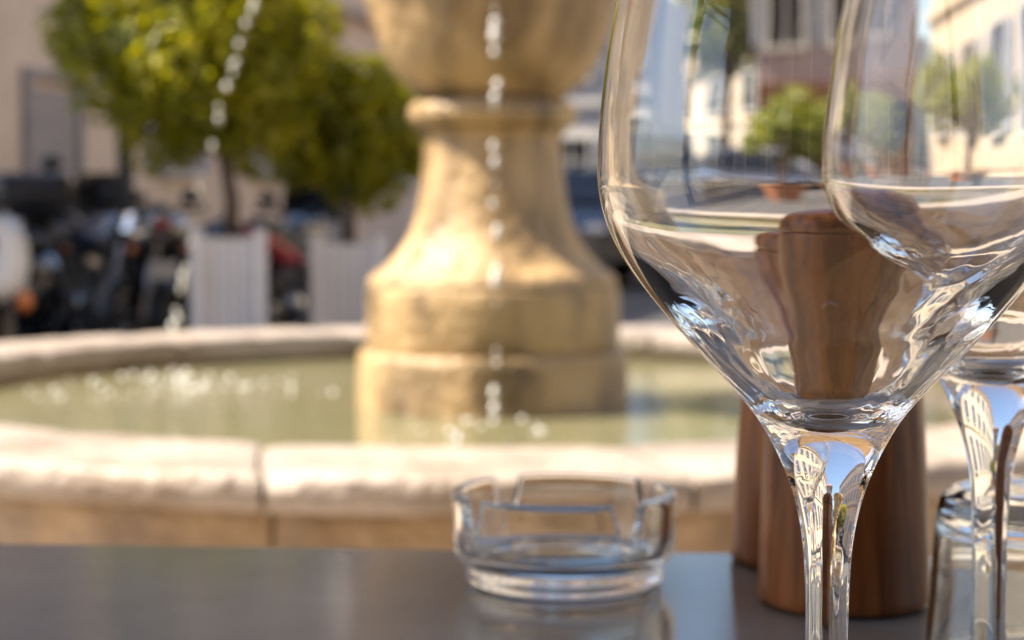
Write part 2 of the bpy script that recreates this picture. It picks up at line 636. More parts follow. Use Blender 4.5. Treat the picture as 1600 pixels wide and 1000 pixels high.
MB().lathe([(0, 1.60), (.31, 1.60), (0, 1.602)], 48).build('bowl_water', M['water'], ftn)
for d in ((-.86, .51), (0.02, -1), (.9, .44)):
    dv = Vector((d[0], d[1], 0)).normalized()
    MB().tube([dv * .37 + Vector((0, 0, 1.60)), dv * .45 + Vector((0, 0, 1.605)), dv * .52 + Vector((0, 0, 1.60)), dv * .55 + Vector((0, 0, 1.585))], [.035, .03, .024, .02], 12).build('spout', M['steel'], ftn)

# water sheet between column and basin wall
wt = MB()
N = 96
wt.lathe([(1.418, WATER_Z), (1.2, WATER_Z), (.9, WATER_Z), (.6, WATER_Z), (.335, WATER_Z)], N)
tag(wt.build('water', M['water'], None, FC), kind='structure')


# jets: strings of drops falling from the spouts, and the splash where they land
def jet(d, r0, z0, k, rland, seed, name, label):
    rg = random.Random(seed)
    dv = Vector((d[0], d[1], 0)).normalized()
    mb = MB()
    z = z0
    sp = .013
    while z > WATER_Z + .03:
        r = r0 + math.sqrt(max(0, (z0 - z) / k))
        p = dv * r + Vector((rg.gauss(0, .0035), rg.gauss(0, .0035), z))
        rad = rg.choice((.003, .0045, .006, .007, .0085)) * rg.uniform(.85, 1.15)
        mb.ball(p, rad, rad, rad * rg.uniform(1.0, 2.0), 10, 7, .35)
        fall = z0 - z
        z -= rg.choice((.35, .5, .8, 1.2, 1.8)) * rg.uniform(.8, 1.2) * (sp + .040 * min(1, fall / .7))
    o = mb.build(name, M['foam'], None, FC)
    return tag(o, label, 'water jet', None, 'stuff')


jet((-.86, .51), .55, 1.585, 4.6, 1, 3, 'water_jet', 'thin broken water jet arcing left in front of the citrus tree')
jet((.02, -1), .55, 1.58, 60, 1, 5, 'water_jet', 'thin string of drops falling in front of the stone column')


def splash(c, n, rad, seed, name, label, hmax=.05, r0=.003, r1=.008):  # white drops also serve as painted sun sparkle on the ripples
    rg = random.Random(seed)
    mb = MB()
    for i in range(n):
        a = rg.uniform(0, 2 * PI)
        q = abs(rg.gauss(0, rad))
        x, y = q * math.cos(a) * 1.5, q * math.sin(a) * .8
        h = rg.uniform(0, 1) ** 2.2 * hmax * max(0.1, 1 - q / (2.2 * rad))
        p = Vector((x, y, WATER_Z + h + .001))
        if (Vector((c[0] + x, c[1] + y)) - Vector((0, 0))).length > 1.38:
            continue
        r = rg.uniform(r0, r1)
        mb.ball(p, r, r, r * (.5 if h < .005 else 1), 9, 6, .2)
    return tag(mb.build(name, M['foam'], None, FC + Vector((c[0], c[1], 0))), label, 'splash', None, 'stuff')


splash((-.86, .42), 90, .16, 4, 'water_splash', 'white splash and painted sparkle where the left jet hits the water', .045, .003, .0085)
splash((.02, -.69), 18, .10, 6, 'water_splash', 'small splash below the jet in front of the column', .06, .003, .009)


# ------------------------------------------------------------------ buildings
def window_proto(wd, ht, shutters, frame_m=None, pane_m=None):
    """returns a window object (frame) with children; local origin at the sill centre, -y is outwards"""
    fr = MB()
    t, dp = .07, .09
    fr.box(-wd / 2 - t, -wd / 2, -dp, .0, 0, ht)
    fr.box(wd / 2, wd / 2 + t, -dp, 0, 0, ht)
    fr.box(-wd / 2 - t, wd / 2 + t, -dp - .002, 0, ht, ht + t)
    fr.box(-wd / 2 - t - .04, wd / 2 + t + .04, -dp - .07, 0, -.08, 0)
    fr.box(-.025, .025, -.05, -.012, 0, ht)
    fr.box(-wd / 2, -.025, -.048, -.012, ht * .62, ht * .62 + .04)
    fr.box(.025, wd / 2, -.048, -.012, ht * .62, ht * .62 + .04)
    f = fr.build('window', frame_m or M['frame'])
    p = MB().box(-wd / 2 + .001, wd / 2 - .001, -.01, -.004, .001, ht - .001).build('pane', pane_m or M['pane'], f)
    if shutters:
        for s in (-1, 1):
            sh = MB()
            x0 = s * (wd / 2 + t + .01)
            x1 = s * (wd / 2 + t + .01 + wd * .5)
            sh.box(min(x0, x1), max(x0, x1), -.045, -.005, 0, ht)
            nb = 10
            for i in range(nb):
                z0 = .06 + (ht - .12) * i / nb
                sh.box(min(x0, x1) + .05, max(x0, x1) - .05, -.06, -.045, z0, z0 + (ht - .12) / nb * .6)
            sh.build('shutter', M['shutter'], f)
    return f


def hide_proto(o):
    for c in list(o.children):
        bpy.data.objects.remove(c)
    bpy.data.objects.remove(o)


def building(name, label, p0, p1, h, depth, wall_m, trim_m, rows, shutters=True, pane_m=None, courses=(), roof=True, door_x=(), base=None, fill=None, cat='building'):
    """front line runs p0 -> p1 with p0 on the left seen from outside"""
    a, b = Vector((*p0, 0)), Vector((*p1, 0))
    L = (b - a).length
    rz = math.atan2(b.y - a.y, b.x - a.x)
    e = empty(name, a, rz, label, cat)
    MB().box(0, L, 0, depth, 0, h).build('wall', wall_m, e)
    for z, t, pr in courses:
        MB().box(-pr * .5, L + pr * .5, -pr, -.001, z, z + t, .02).build('string_course', trim_m, e)
    if roof:
        rf = MB()
        ov = .45
        rf.add([(-ov, -ov, h + .02), (L + ov, -ov, h + .02), (L + ov, depth + ov, h + .02), (-ov, depth + ov, h + .02), (ov * 2, depth / 2, h + depth * .22), (L - ov * 2, depth / 2, h + depth * .22),
                (-ov, -ov, h + .14), (L + ov, -ov, h + .14), (L + ov, depth + ov, h + .14), (-ov, depth + ov, h + .14)],
               [(3, 2, 1, 0), (0, 1, 7, 6), (1, 2, 8, 7), (2, 3, 9, 8), (3, 0, 6, 9), (6, 7, 5, 4), (8, 9, 4, 5), (7, 8, 5), (9, 6, 4)])
        rf.build('roof', M['roof'], e)
    for (z, wd, ht, sp, x0) in rows:
        pr = window_proto(wd, ht, shutters, None, pane_m)
        x = x0
        while x < L - wd * .9:
            if not any(abs(x - dx) < 1.3 and z < 2.5 for dx in door_x):
                inst(pr, e, (x, -.002, z))
            x += sp
        hide_proto(pr)
    for dx in door_x:
        d = MB().box(dx - .6, dx + .6, -.06, -.003, 0.0, 2.5, .015)
        d.box(dx - .72, dx - .602, -.12, -.002, 0, 2.62)
        d.box(dx + .602, dx + .72, -.12, -.002, 0, 2.62)
        d.box(dx - .72, dx + .72, -.121, -.002, 2.622, 2.76)
        dd = d.build('door', M['door'], e)
        MB().ball((dx + .48, -.09, 1.05), .03).build('handle', M['chrome'], dd)
    return e


# left side of the square, in its own shade
A0, A1 = (-10.4, 8), (-1.2, 42)
bA = building('town_house', 'long shaded beige house behind the motorbikes and citrus trees', A0, A1, 12.5, 8, M['plasterA'], M['plasterA2'],
              [(5.6, 1.1, 1.9, 3.4, 2.0), (9.0, 1.1, 1.6, 3.4, 2.0), (1.5, 1.0, 1.8, 3.4, 3.2)], True, M['shutter'],
              [(4.6, .3, .3), (8.4, .18, .14), (12.1, .4, .35)], True, (6.4, 16.4, 26.5))
# far end of the square
bC = building('grey_house', 'pale grey far house between the fountain column and the wine glass', (-1.0, 46), (2.3, 45), 6.4, 7, M['plasterC'], M['plasterC'],
              [(4.2, .9, 1.3, 1.7, .9), (1.2, .9, 1.5, 1.7, .9)], True, None, [(3.5, .2, .1), (5.95, .4, .3)], False)
bD = building('cream_house', 'sunlit cream house with dark windows seen through the wine glass', (3.9, 72), (9.3, 61), 6.2, 6, M['plasterD'], M['plasterD'],
              [(3.9, 1.2, 1.4, 2.6, 1.6), (.9, 1.3, 1.8, 2.6, 1.6)], False, None, [(3.2, .2, .1), (5.7, .4, .3)], False)
# right side: shaded house with a brown shop front, then a sunlit pale house along the right
bE = building('mauve_house', 'shaded mauve house with brown wooden shop front at the right', (4.2, 32), (7.0, 31.6), 9.5, 7, M['plasterE'], M['plasterE'],
              [(3.6, .6, 1.7, 1.2, .55), (6.6, .6, 1.4, 1.2, .55)], True, None, [(9.1, .4, .3)], True)
sf = MB()
sf.box(.02, 2.78, -.35, -.005, 2.4, 2.95, .03)
for x in (.03, 1.3, 2.57):
    sf.box(x, x + .2, -.25, -.004, 0, 2.398, .02)
for x0, x1 in ((.23, 1.3), (1.5, 2.57)):
    sf.box(x0 + .002, x1 - .002, -.2, -.004, 0, .8, .02)
sfo = sf.build('shop_front', M['brownwood'], bE)
for x0, x1 in ((.23, 1.3), (1.5, 2.57)):
    MB().box(x0 + .002, x1 - .002, -.1, -.004, .803, 2.397).build('pane', M['pane'], sfo)
bF = building('pale_house', 'long sunlit pale house along the right edge of the square', (7.25, 31), (5.9, 4.2), 10.5, 7, M['plasterD'], M['plasterD'],
              [(4.4, 1.0, 1.7, 2.9, 1.6), (7.6, 1.0, 1.5, 2.9, 1.6), (1.2, 1.1, 1.9, 2.9, 1.6)], True, None, [(3.8, .2, .12), (10.0, .4, .3)], True)
# cafe behind the camera
bG = building('cafe_house', 'cafe house behind the table', (8, -3.6), (-8, -3.6), 9.0, 6, M['plasterG'], M['plasterA2'],
              [(4.6, 1.0, 1.7, 2.6, 1.6), (.5, 1.4, 2.2, 2.6, 1.6)], True, None, [(3.6, .25, .2), (8.6, .4, .3)], True)

aw = empty('awning', (0, -3.6, 2.75), 0, 'striped brown and cream awning added out of view to block sky reflections', 'awning')  # unseen, added to keep sky reflections off the glasses
for nm, m_, k0 in (('canvas', 'canvas_brown', 0), ('canvas', 'canvas', 1)):
    cv = MB()
    for i in range(k0, 24, 2):
        x0, x1 = -4.6 + 9.2 * i / 24, -4.6 + 9.2 * (i + 1) / 24
        cv.add([(x0, 0.02, .55), (x1, 0.02, .55), (x1, 3.2, .0), (x0, 3.2, .0), (x1, 3.2, -.24), (x0, 3.2, -.24)], [(0, 1, 2, 3), (3, 2, 4, 5)])
    cv.build(nm, M[m_], aw, fix=False)
for x in (-4.4, 0, 4.4):
    MB().tube([(x, .0, .2), (x, 1.6, .02), (x, 3.18, -.03)], .025, 8).build('folding_arm', M['table_leg'], aw)

# market parasol left of the table: its canvas keeps the sun off the glasses
pa = empty('parasol', (-.60, .30, .006), 0, 'square cream parasol shading the cafe table', 'parasol')
PH, PW = 2.55, 1.45
cv = MB()
top_, cs_ = (0, 0, PH + .42), [(-PW, -PW), (PW, -PW), (PW, PW), (-PW, PW)]
for i in range(4):
    (xa, ya), (xb, yb) = cs_[i], cs_[(i + 1) % 4]
    for k in range(6):
        u0, u1 = k / 6, (k + 1) / 6
        a_, b_ = Vector((xa + (xb - xa) * u0, ya + (yb - ya) * u0, PH)), Vector((xa + (xb - xa) * u1, ya + (yb - ya) * u1, PH))
        cv.add([a_, b_, top_], [(0, 1, 2)])
        cv.add([a_, b_, b_ - Vector((0, 0, .16 + .03 * (k % 2))), a_ - Vector((0, 0, .16 + .03 * ((k + 1) % 2)))], [(0, 1, 2, 3)])
cv.build('canvas', M['canvas'], pa, fix=False)
MB().tube([(0, 0, .05), (0, 0, PH + .41)], .024, 14).build('pole', M['table_leg'], pa)
MB().lathe([(0, 0), (.30, 0), (.30, .04), (.06, .07), (.045, .30), (.026, .30), (.026, .05), (0, .05)], 28).build('base', M['table_leg'], pa, sharp=40)
for i in range(4):
    MB().tube([(0, 0, PH + .385), (cs_[i][0] * .99, cs_[i][1] * .99, PH - .025)], .010, 6).build('rib', M['table_leg'], pa)


# ------------------------------------------------------------------ trees
def leaf_cloud(mb, centres, n, size, rg, shell=.55):
    tot = sum(r ** 2 for _, r in centres)
    for c, r in centres:
        k = int(n * r * r / tot)
        for _ in range(k):
            d = Vector((rg.gauss(0, 1), rg.gauss(0, 1), rg.gauss(0, 1))).normalized()
            q = r * (shell + (1 - shell) * rg.random() ** .6) * (1 + .22 * noise.noise(d * 2.4 + c))
            p = c + d * q
            s = size * rg.uniform(.6, 1.25)
            nrm = (d * .8 + Vector((rg.gauss(0, .6), rg.gauss(0, .6), rg.gauss(0, .6) + .25))).normalized()
            t = nrm.cross(Vector((rg.gauss(0, 1), rg.gauss(0, 1), rg.gauss(0, 1)))).normalized()
            b = nrm.cross(t)
            fold = nrm * s * .14
            mb.add([p - t * s, p - b * s * .42 + fold, p + t * s, p + b * s * .42 + fold], [(0, 1, 2), (0, 2, 3)])


def tree(name, label, base, trunk_h, trunk_r, cc, cr, blobs, leaves, lsize, leaf_m, seed, group=None, cat='tree', fruit=0, squash=.9, brange=(.28, .48)):
    rg = random.Random(seed)
    e = empty(name, base, 0, label, cat, group)
    tr = MB()
    top = Vector((cc[0] * .25, cc[1] * .25, trunk_h))
    tr.tube([(0, 0, 0), (rg.gauss(0, .02), rg.gauss(0, .02), trunk_h * .5), top, Vector(cc) + Vector((0, 0, cr * .3))], [trunk_r * 1.25, trunk_r, trunk_r * .85, trunk_r * .25], 9)
    cs = []
    for i in range(blobs):
        while True:
            d = Vector((rg.uniform(-1, 1), rg.uniform(-1, 1), rg.uniform(-1, 1)))
            if d.length < 1:
                break
        c = Vector(cc) + Vector((d.x * cr * .72, d.y * cr * .72, d.z * cr * .72 * squash))
        cs.append((c, cr * rg.uniform(*brange)))
        if i < 9:
            tr.tube([top, top.lerp(c, .55) + Vector((0, 0, .03)), c], [trunk_r * .5, trunk_r * .3, trunk_r * .1], 6)
    tr.build('trunk', M['bark'], e)
    mb = MB()
    leaf_cloud(mb, cs, leaves, lsize, rg)
    mb.build('crown', leaf_m, e, fix=False)
    for i in range(fruit):
        c, r = cs[rg.randrange(len(cs))]
        d = Vector((rg.gauss(0, 1), rg.gauss(0, 1) - .8, rg.gauss(0, .6))).normalized()
        MB().ball(c + d * r * .95, .036, seg=10, rings=6).build('orange', M['fruit'], e)
    return e


def planter(name, label, loc, wd, h, rz):
    e = empty(name, loc, rz, label, 'planter', 'white planters holding the citrus trees')
    hw = wd / 2
    for sx in (-1, 1):
        for sy in (-1, 1):
            MB().box(sx * hw - .03, sx * hw + .03, sy * hw - .03, sy * hw + .03, 0, h + .04, .006).build('corner_post', M['planter'], e)
    np_ = 5
    for side in range(4):
        ang = side * PI / 2
        mt = Matrix.Rotation(ang, 4, 'Z')
        for i in range(np_):
            x0 = -hw + .031 + (wd - .062) * i / np_
            x1 = -hw + .031 + (wd - .062) * (i + 1) / np_
            MB().box(x0 + .0015, x1 - .0015, -hw + .0, -hw + .022, .06, h - .002 - .004 * (i % 2), .003, mt).build('plank', M['planter'], e)
    MB().box(-hw + .023, hw - .023, -hw + .023, hw - .023, .05, h - .06).build('soil', M['soil'], e)
    return e


P1 = at(358, 495, 8.7)
P1.z = 0
P2 = at(545, 495, 9.2)
P2.z = 0
planter('tree_planter', 'white plank planter left of the black motorbike, under the larger citrus tree', P1, .30, .775, R(9))
planter('tree_planter', 'white plank planter beside the stone column, under the smaller citrus tree', P2, .32, .74, R(5))
T1 = P1 + Vector((0, 0, .70))
c1 = at(322, 62, 8.9) - T1
tree('citrus_tree', 'large round citrus tree growing in the left white planter', T1, .50, .035, c1, .80, 80, 13500, .050, M['leafA'], 21, 'clipped citrus trees in planters', brange=(.21, .36))
T2 = P2 + Vector((0, 0, .68))
c2 = at(552, 200, 9.4) - T2
tree('citrus_tree', 'smaller round citrus tree close to the stone column', T2, .35, .03, c2, .50, 44, 6800, .045, M['leafA'], 22, 'clipped citrus trees in planters', brange=(.23, .38))
tree('street_tree', 'tall street tree with thin dark trunk before the cream house', (6.2, 56, 0), 4.4, .17, (.3, 0, 7.2), 2.7, 24, 4200, .3, M['leafB'], 23)
# round trees in terracotta pots before the shop front
for (x, y, s, lb) in ((3.05, 20.5, .9, 'round potted tree before the left end of the brown shop front'), (4.5, 17.0, 1.0, 'round potted tree standing in front of the sunlit pale house'), (4.15, 22.3, .9, 'round potted tree before the right end of the brown shop front')):
    e = empty('plant_pot', (x, y, 0), 0, 'terracotta pot holding the ' + lb, 'plant pot', 'terracotta pots before the shop front')
    MB().lathe([(0, 0), (.24 * s, 0), (.33 * s, .5 * s), (.36 * s, .5 * s), (.36 * s, .58 * s), (.31 * s, .58 * s), (.30 * s, .5 * s), (0, .5 * s)], 28).build('pot', M['terracotta'], e, sharp=40)
    tree('potted_tree', lb, (x, y, .5 * s), .55 * s, .05, (0, 0, 1.25 * s), .72 * s, 16, 1700, .085, M['leafB'], 31 + int(x * 10), 'round trees in terracotta pots')

# slim dark post by the beige house
lp = empty('street_lamp', (at(197, 300, 15.5).x, 15.5, 0), 0, 'slim dark lamp post before the beige house, left of the citrus trees', 'street lamp')
MB().lathe([(.14, 0), (.14, .1), (.10, .14), (.085, .6), (.075, .7), (.07, 3.4), (0, 3.4)], 16).build('post', M['black'], lp, sharp=40)
lh = MB().lathe([(.05, 3.4), (.16, 3.55), (.2, 3.95), (0, 3.95)], 6).build('lantern', M['lamp'], lp)
MB().lathe([(.24, 3.952), (.1, 4.1), (.03, 4.16), (0, 4.2)], 6).build('lantern_cap', M['black'], lp)


# ------------------------------------------------------------------ motorbikes
def wheel(parent, y, r, wd, name='wheel', hub='alu'):
    t = MB()
    prof = [(r - .075, -wd * .32), (r - .05, -wd * .5), (r - .015, -wd * .38), (r, 0), (r - .015, wd * .38), (r - .05, wd * .5), (r - .075, wd * .32), (r - .075, -wd * .32)]
    rim = MB().lathe([(r - .10, -wd * .3), (r - .076, -wd * .33), (r - .076, wd * .33), (r - .10, wd * .3), (r - .10, -wd * .3)], 32, axis='x')
    for k in range(7):
        a = 2 * PI * k / 7
        rim.tube([(0, .03 * math.cos(a), .03 * math.sin(a)), (0, (r - .09) * math.cos(a), (r - .09) * math.sin(a))], .012, 6)
    rim.lathe([(0, -.05), (.045, -.05), (.045, .05), (0, .05)], 14, axis='x')
    # front brake disc
    rim.lathe([(.06, .055), (.13, .055), (.13, .061), (.06, .061), (.06, .055)], 24, axis='x')
    w_ = MB().lathe(prof, 36, axis='x').build('wheel', M['rubber'], parent, (0, y, r))
    rim.build('rim', M[hub], w_)
    return w_


def motorbike(label, loc, rz, tank_m, tail_m, case=False, screen=True, tail_up=.0, group='motorbikes parked behind the fountain', rackbox=None, sc_=1.0):
    """local +y is forward"""
    e = empty('motorbike', loc, rz, label, 'motorbike', group)
    e.scale = (sc_,) * 3
    wheel(e, .72, .30, .12)
    wheel(e, -.68, .30, .17)
    fr = MB()
    for s in (-1, 1):
        fr.tube([(s * .04, .42, .82), (s * .13, .20, .70), (s * .15, -.10, .48), (s * .12, -.25, .32)], .022, 8)
        fr.tube([(s * .13, -.12, .58), (s * .10, -.45, .68), (s * .09, -.80, .78 + tail_up)], .016, 8)
        fr.tube([(s * .11, -.22, .34), (s * .11, -.68, .30)], .026, 8)
    fr.build('frame', M['black'], e)
    fk = MB()
    for s in (-1, 1):
        fk.tube([(s * .10, .42, .92), (s * .10, .58, .58), (s * .10, .72, .30)], [.022, .024, .028], 10)
    fk.box(-.13, .13, .40, .47, .84, .88, .01)
    fk.build('fork', M['alu'], e)
    en = MB()
    en.box(-.16, .16, -.16, .22, .26, .50, .04)
    for i in range(6):
        en.box(-.15, .15, .04, .26, .50 + i * .024, .512 + i * .024)
    en.lathe([(0, .14), (.09, .15), (.10, .19), (.05, .205), (0, .205)], 18, Matrix.Translation((0, -.05, .36)), 'x')
    en.lathe([(0, -.14), (.09, -.15), (.10, -.19), (.05, -.205), (0, -.205)], 18, Matrix.Translation((0, -.05, .36)), 'x')
    en.build('engine', M['alu'], e, sharp=40)
    tk = MB()
    tk.ball((0, .17, .80), .165, .30, .145, 20, 12)
    tk.build('fuel_tank', tank_m, e)
    st = MB()
    vs, fs = [], []
    prof = [(-.10, .78, .13), (-.28, .745, .15), (-.46, .765, .15), (-.60, .83 + tail_up * .6, .12), (-.84, .87 + tail_up, .10), (-.92, .86 + tail_up, .06)]
    for (y, z, hw) in prof:
        for (dx, dz) in ((-1, -.06), (-1, -.01), (-.75, .03), (0, .045), (.75, .03), (1, -.01), (1, -.06)):
            vs.append((dx * hw, y, z + dz))
    for i in range(len(prof) - 1):
        for j in range(7):
            a, b = i * 7 + j, i * 7 + (j + 1) % 7
            fs.append((a, b, b + 7, a + 7))
    fs.append(tuple(range(7)))
    fs.append(tuple((len(prof) - 1) * 7 + j for j in range(7))[::-1])
    st.add(vs, fs, True).build('seat', M['leather'], e, sharp=50)
    tl = MB()
    vs, fs = [], []
    prof = [(-.30, .66, .14, .05), (-.55, .70 + tail_up * .5, .14, .07), (-.80, .77 + tail_up, .11, .06), (-1.0, .83 + tail_up * 1.2, .05, .03)]
    for (y, z, hw, hh) in prof:
        for k in range(10):
            a = 2 * PI * k / 10
            vs.append((math.cos(a) * hw, y, z + math.sin(a) * hh))
    for i in range(len(prof) - 1):
        for j in range(10):
            a, b = i * 10 + j, i * 10 + (j + 1) % 10
            fs.append((a, b, b + 10, a + 10))
    fs.append(tuple(range(10)))
    fs.append(tuple(30 + j for j in range(10))[::-1])
    tl.add(vs, fs, True).build('tail_fairing', tail_m, e)
    MB().ball((0, -.97, .80 + tail_up), .055, .035, .032).build('tail_light', M['redlens'], e)
    for s in (-1, 1):
        MB().ball((s * .15, -.90, .74), .026, .035, .022).build('indicator', M['orangelens'], e)
    MB().box(-.075, .075, -1.0, -.992, .58, .68, .002).build('number_plate', M['frame'], e)
    for (yc, wd_, r_, a0, a1) in ((.72, .065, .325, 20, 150), (-.68, .09, .33, 60, 175)):
        vs, fs = [], []
        for i in range(9):
            a = R(a0 + (a1 - a0) * i / 8)
            for x in (-1, -.6, .6, 1):
                rr = r_ - (.02 if abs(x) == 1 else 0)
                vs.append((x * wd_, yc + math.cos(a) * rr, .30 + math.sin(a) * rr))
        for i in range(8):
            for j in range(3):
                fs.append((i * 4 + j, i * 4 + j + 1, i * 4 + j + 5, i * 4 + j + 4))
        MB().add(vs, fs, True).build('mudguard', M['black'], e)
    hb = MB()
    hb.tube([(-.30, .30, .96), (-.20, .37, .955), (-.06, .44, .92), (.06, .44, .92), (.20, .37, .955), (.30, .30, .96)], .013, 8)
    hb.build('handlebar', M['black'], e)
    for s in (-1, 1):
        MB().tube([(s * .22, .355, .956), (s * .315, .29, .962)], .019, 8).build('grip', M['rubber'], e)
        m_ = MB().tube([(s * .18, .37, .955), (s * .21, .36, 1.0), (s * .22, .34, 1.02)], .007, 6)
        m_.ball((s * .24, .335, 1.03), .065, .018, .04)
        m_.build('mirror', M['black'], e)
    hl = MB().lathe([(0, -.02), (.07, -.01), (.10, .07), (.095, .10), (0, .12)], 20, Matrix.Translation((0, .50, .84)), 'y')
    hl.build('headlight', M['chrome'], e)
    if screen:
        vs, fs = [], []
        for i in range(5):
            for j in range(5):
                t = i / 4
                x = (j / 4 - .5) * (.40 - .14 * t)
                vs.append((x, .60 - .18 * t - abs(x) * .4, .88 + .30 * t))
        for i in range(4):
            for j in range(4):
                fs.append((i * 5 + j, i * 5 + j + 1, i * 5 + j + 6, i * 5 + j + 5))
        o = MB().add(vs, fs, True).build('windscreen', M['blackpaint'], e)
        md = o.modifiers.new('thick', 'SOLIDIFY')
        md.thickness = .005
    ex = MB()
    ex.tube([(.10, .26, .50), (.14, .30, .36), (.14, .12, .22), (.16, -.30, .24), (.19, -.50, .32)], .022, 10)
    ex.tube([(.19, -.48, .31), (.20, -.56, .34), (.21, -.86, .43), (.21, -.92, .45)], [.03, .05, .052, .04], 14)
    ex.build('exhaust', M['chrome'], e)
    MB().tube([(-.12, -.12, .30), (-.24, -.06, .02)], .011, 6).build('side_stand', M['black'], e)
    if case:
        MB().box(-.21, .21, -1.12, -.76, .90, 1.16, .06).build('top_case', M['blackpaint'], e)
    return e


def scooter(label, loc, rz):
    e = empty('scooter', loc, rz, label, 'scooter')
    wheel(e, .62, .23, .11)
    wheel(e, -.58, .23, .12)
    # leg shield: rounded white front plate
    vs, fs = [], []
    rows = [(.47, .50, .17), (.465, .56, .20), (.45, .66, .215), (.42, .76, .20), (.38, .85, .15), (.35, .90, .08)]
    for (y, z, hw) in rows:
        for j in range(9):
            u = j / 4 - 1
            vs.append((u * hw, y + .07 - .13 * u * u, z))
    for i in range(len(rows) - 1):
        for j in range(8):
            fs.append((i * 9 + j, i * 9 + j + 1, i * 9 + j + 10, i * 9 + j + 9))
    o = MB().add(vs, fs, True).build('leg_shield', M['whitepaint'], e)
    md = o.modifiers.new('thick', 'SOLIDIFY')
    md.thickness = .03
    MB().box(-.15, .15, -.16, .40, .24, .30, .02).build('footboard', M['black'], e)
    b = MB()
    b.ball((0, -.46, .50), .20, .40, .24, 20, 12)
    b.build('body', M['blackpaint'], e)
    b = MB()
    b.ball((0, -.40, .74), .15, .38, .075, 18, 10)
    b.build('seat', M['leather'], e)
    MB().ball((0, .62, .40), .085, .24, .12, 16, 10).build('mudguard', M['black'], e)
    MB().box(-.15, .15, .40, .47, .26, .495, .03).build('lower_fairing', M['blackpaint'], e)
    h = MB().ball((0, .35, .93), .10, .09, .06, 18, 10)
    h.build('handlebar_cowl', M['black'], e)
    MB().ball((0, .49, .755), .095, .05, .06, 16, 10).build('headlight', M['black'], e)
    MB().tube([(-.35, .28, .98), (-.15, .33, .97), (.15, .33, .97), (.35, .28, .98)], .014, 8).build('handlebar', M['black'], e)
    for s in (-1, 1):
        MB().ball((s * .2, .45, .49), .04, .03, .05).build('indicator', M['orangelens'], e)
        m_ = MB().tube([(s * .20, .33, .98), (s * .26, .32, 1.06), (s * .28, .31, 1.10)], .007, 6)
        m_.ball((s * .30, .305, 1.12), .055, .016, .04)
        m_.build('mirror', M['black'], e)
    MB().tube([(0, .50, .86), (0, .62, .23)], .03, 8).build('fork', M['alu'], e)
    MB().ball((0, -.86, .55), .06, .03, .03).build('tail_light', M['redlens'], e)
    return e


def gpos(px, Y):
    return Vector(((px - 800) / FPX * Y, Y, 0))


scooter('white scooter with rounded front cowl at the left edge behind the fountain', gpos(6, 8.6), R(182))
motorbike('black motorbike with top case beside the white scooter', gpos(88, 10.2), R(8), M['blackpaint'], M['blackpaint'], case=True, screen=True, sc_=.95)
motorbike('dark blue motorbike with silver raised tail between the scooter and the left planter', gpos(178, 10.0), R(28), M['bluepaint'], M['silverpaint'], screen=True, tail_up=.08, sc_=.95)
motorbike('black motorbike with chrome headlight standing right against the left white planter', gpos(272, 9.8), R(168), M['blackpaint'], M['blackpaint'], screen=False, sc_=.95)
motorbike('black motorbike with pinkish red tail between the two white planters', gpos(458, 10.4), R(-6), M['blackpaint'], M['pinkpaint'], screen=True, sc_=.95)


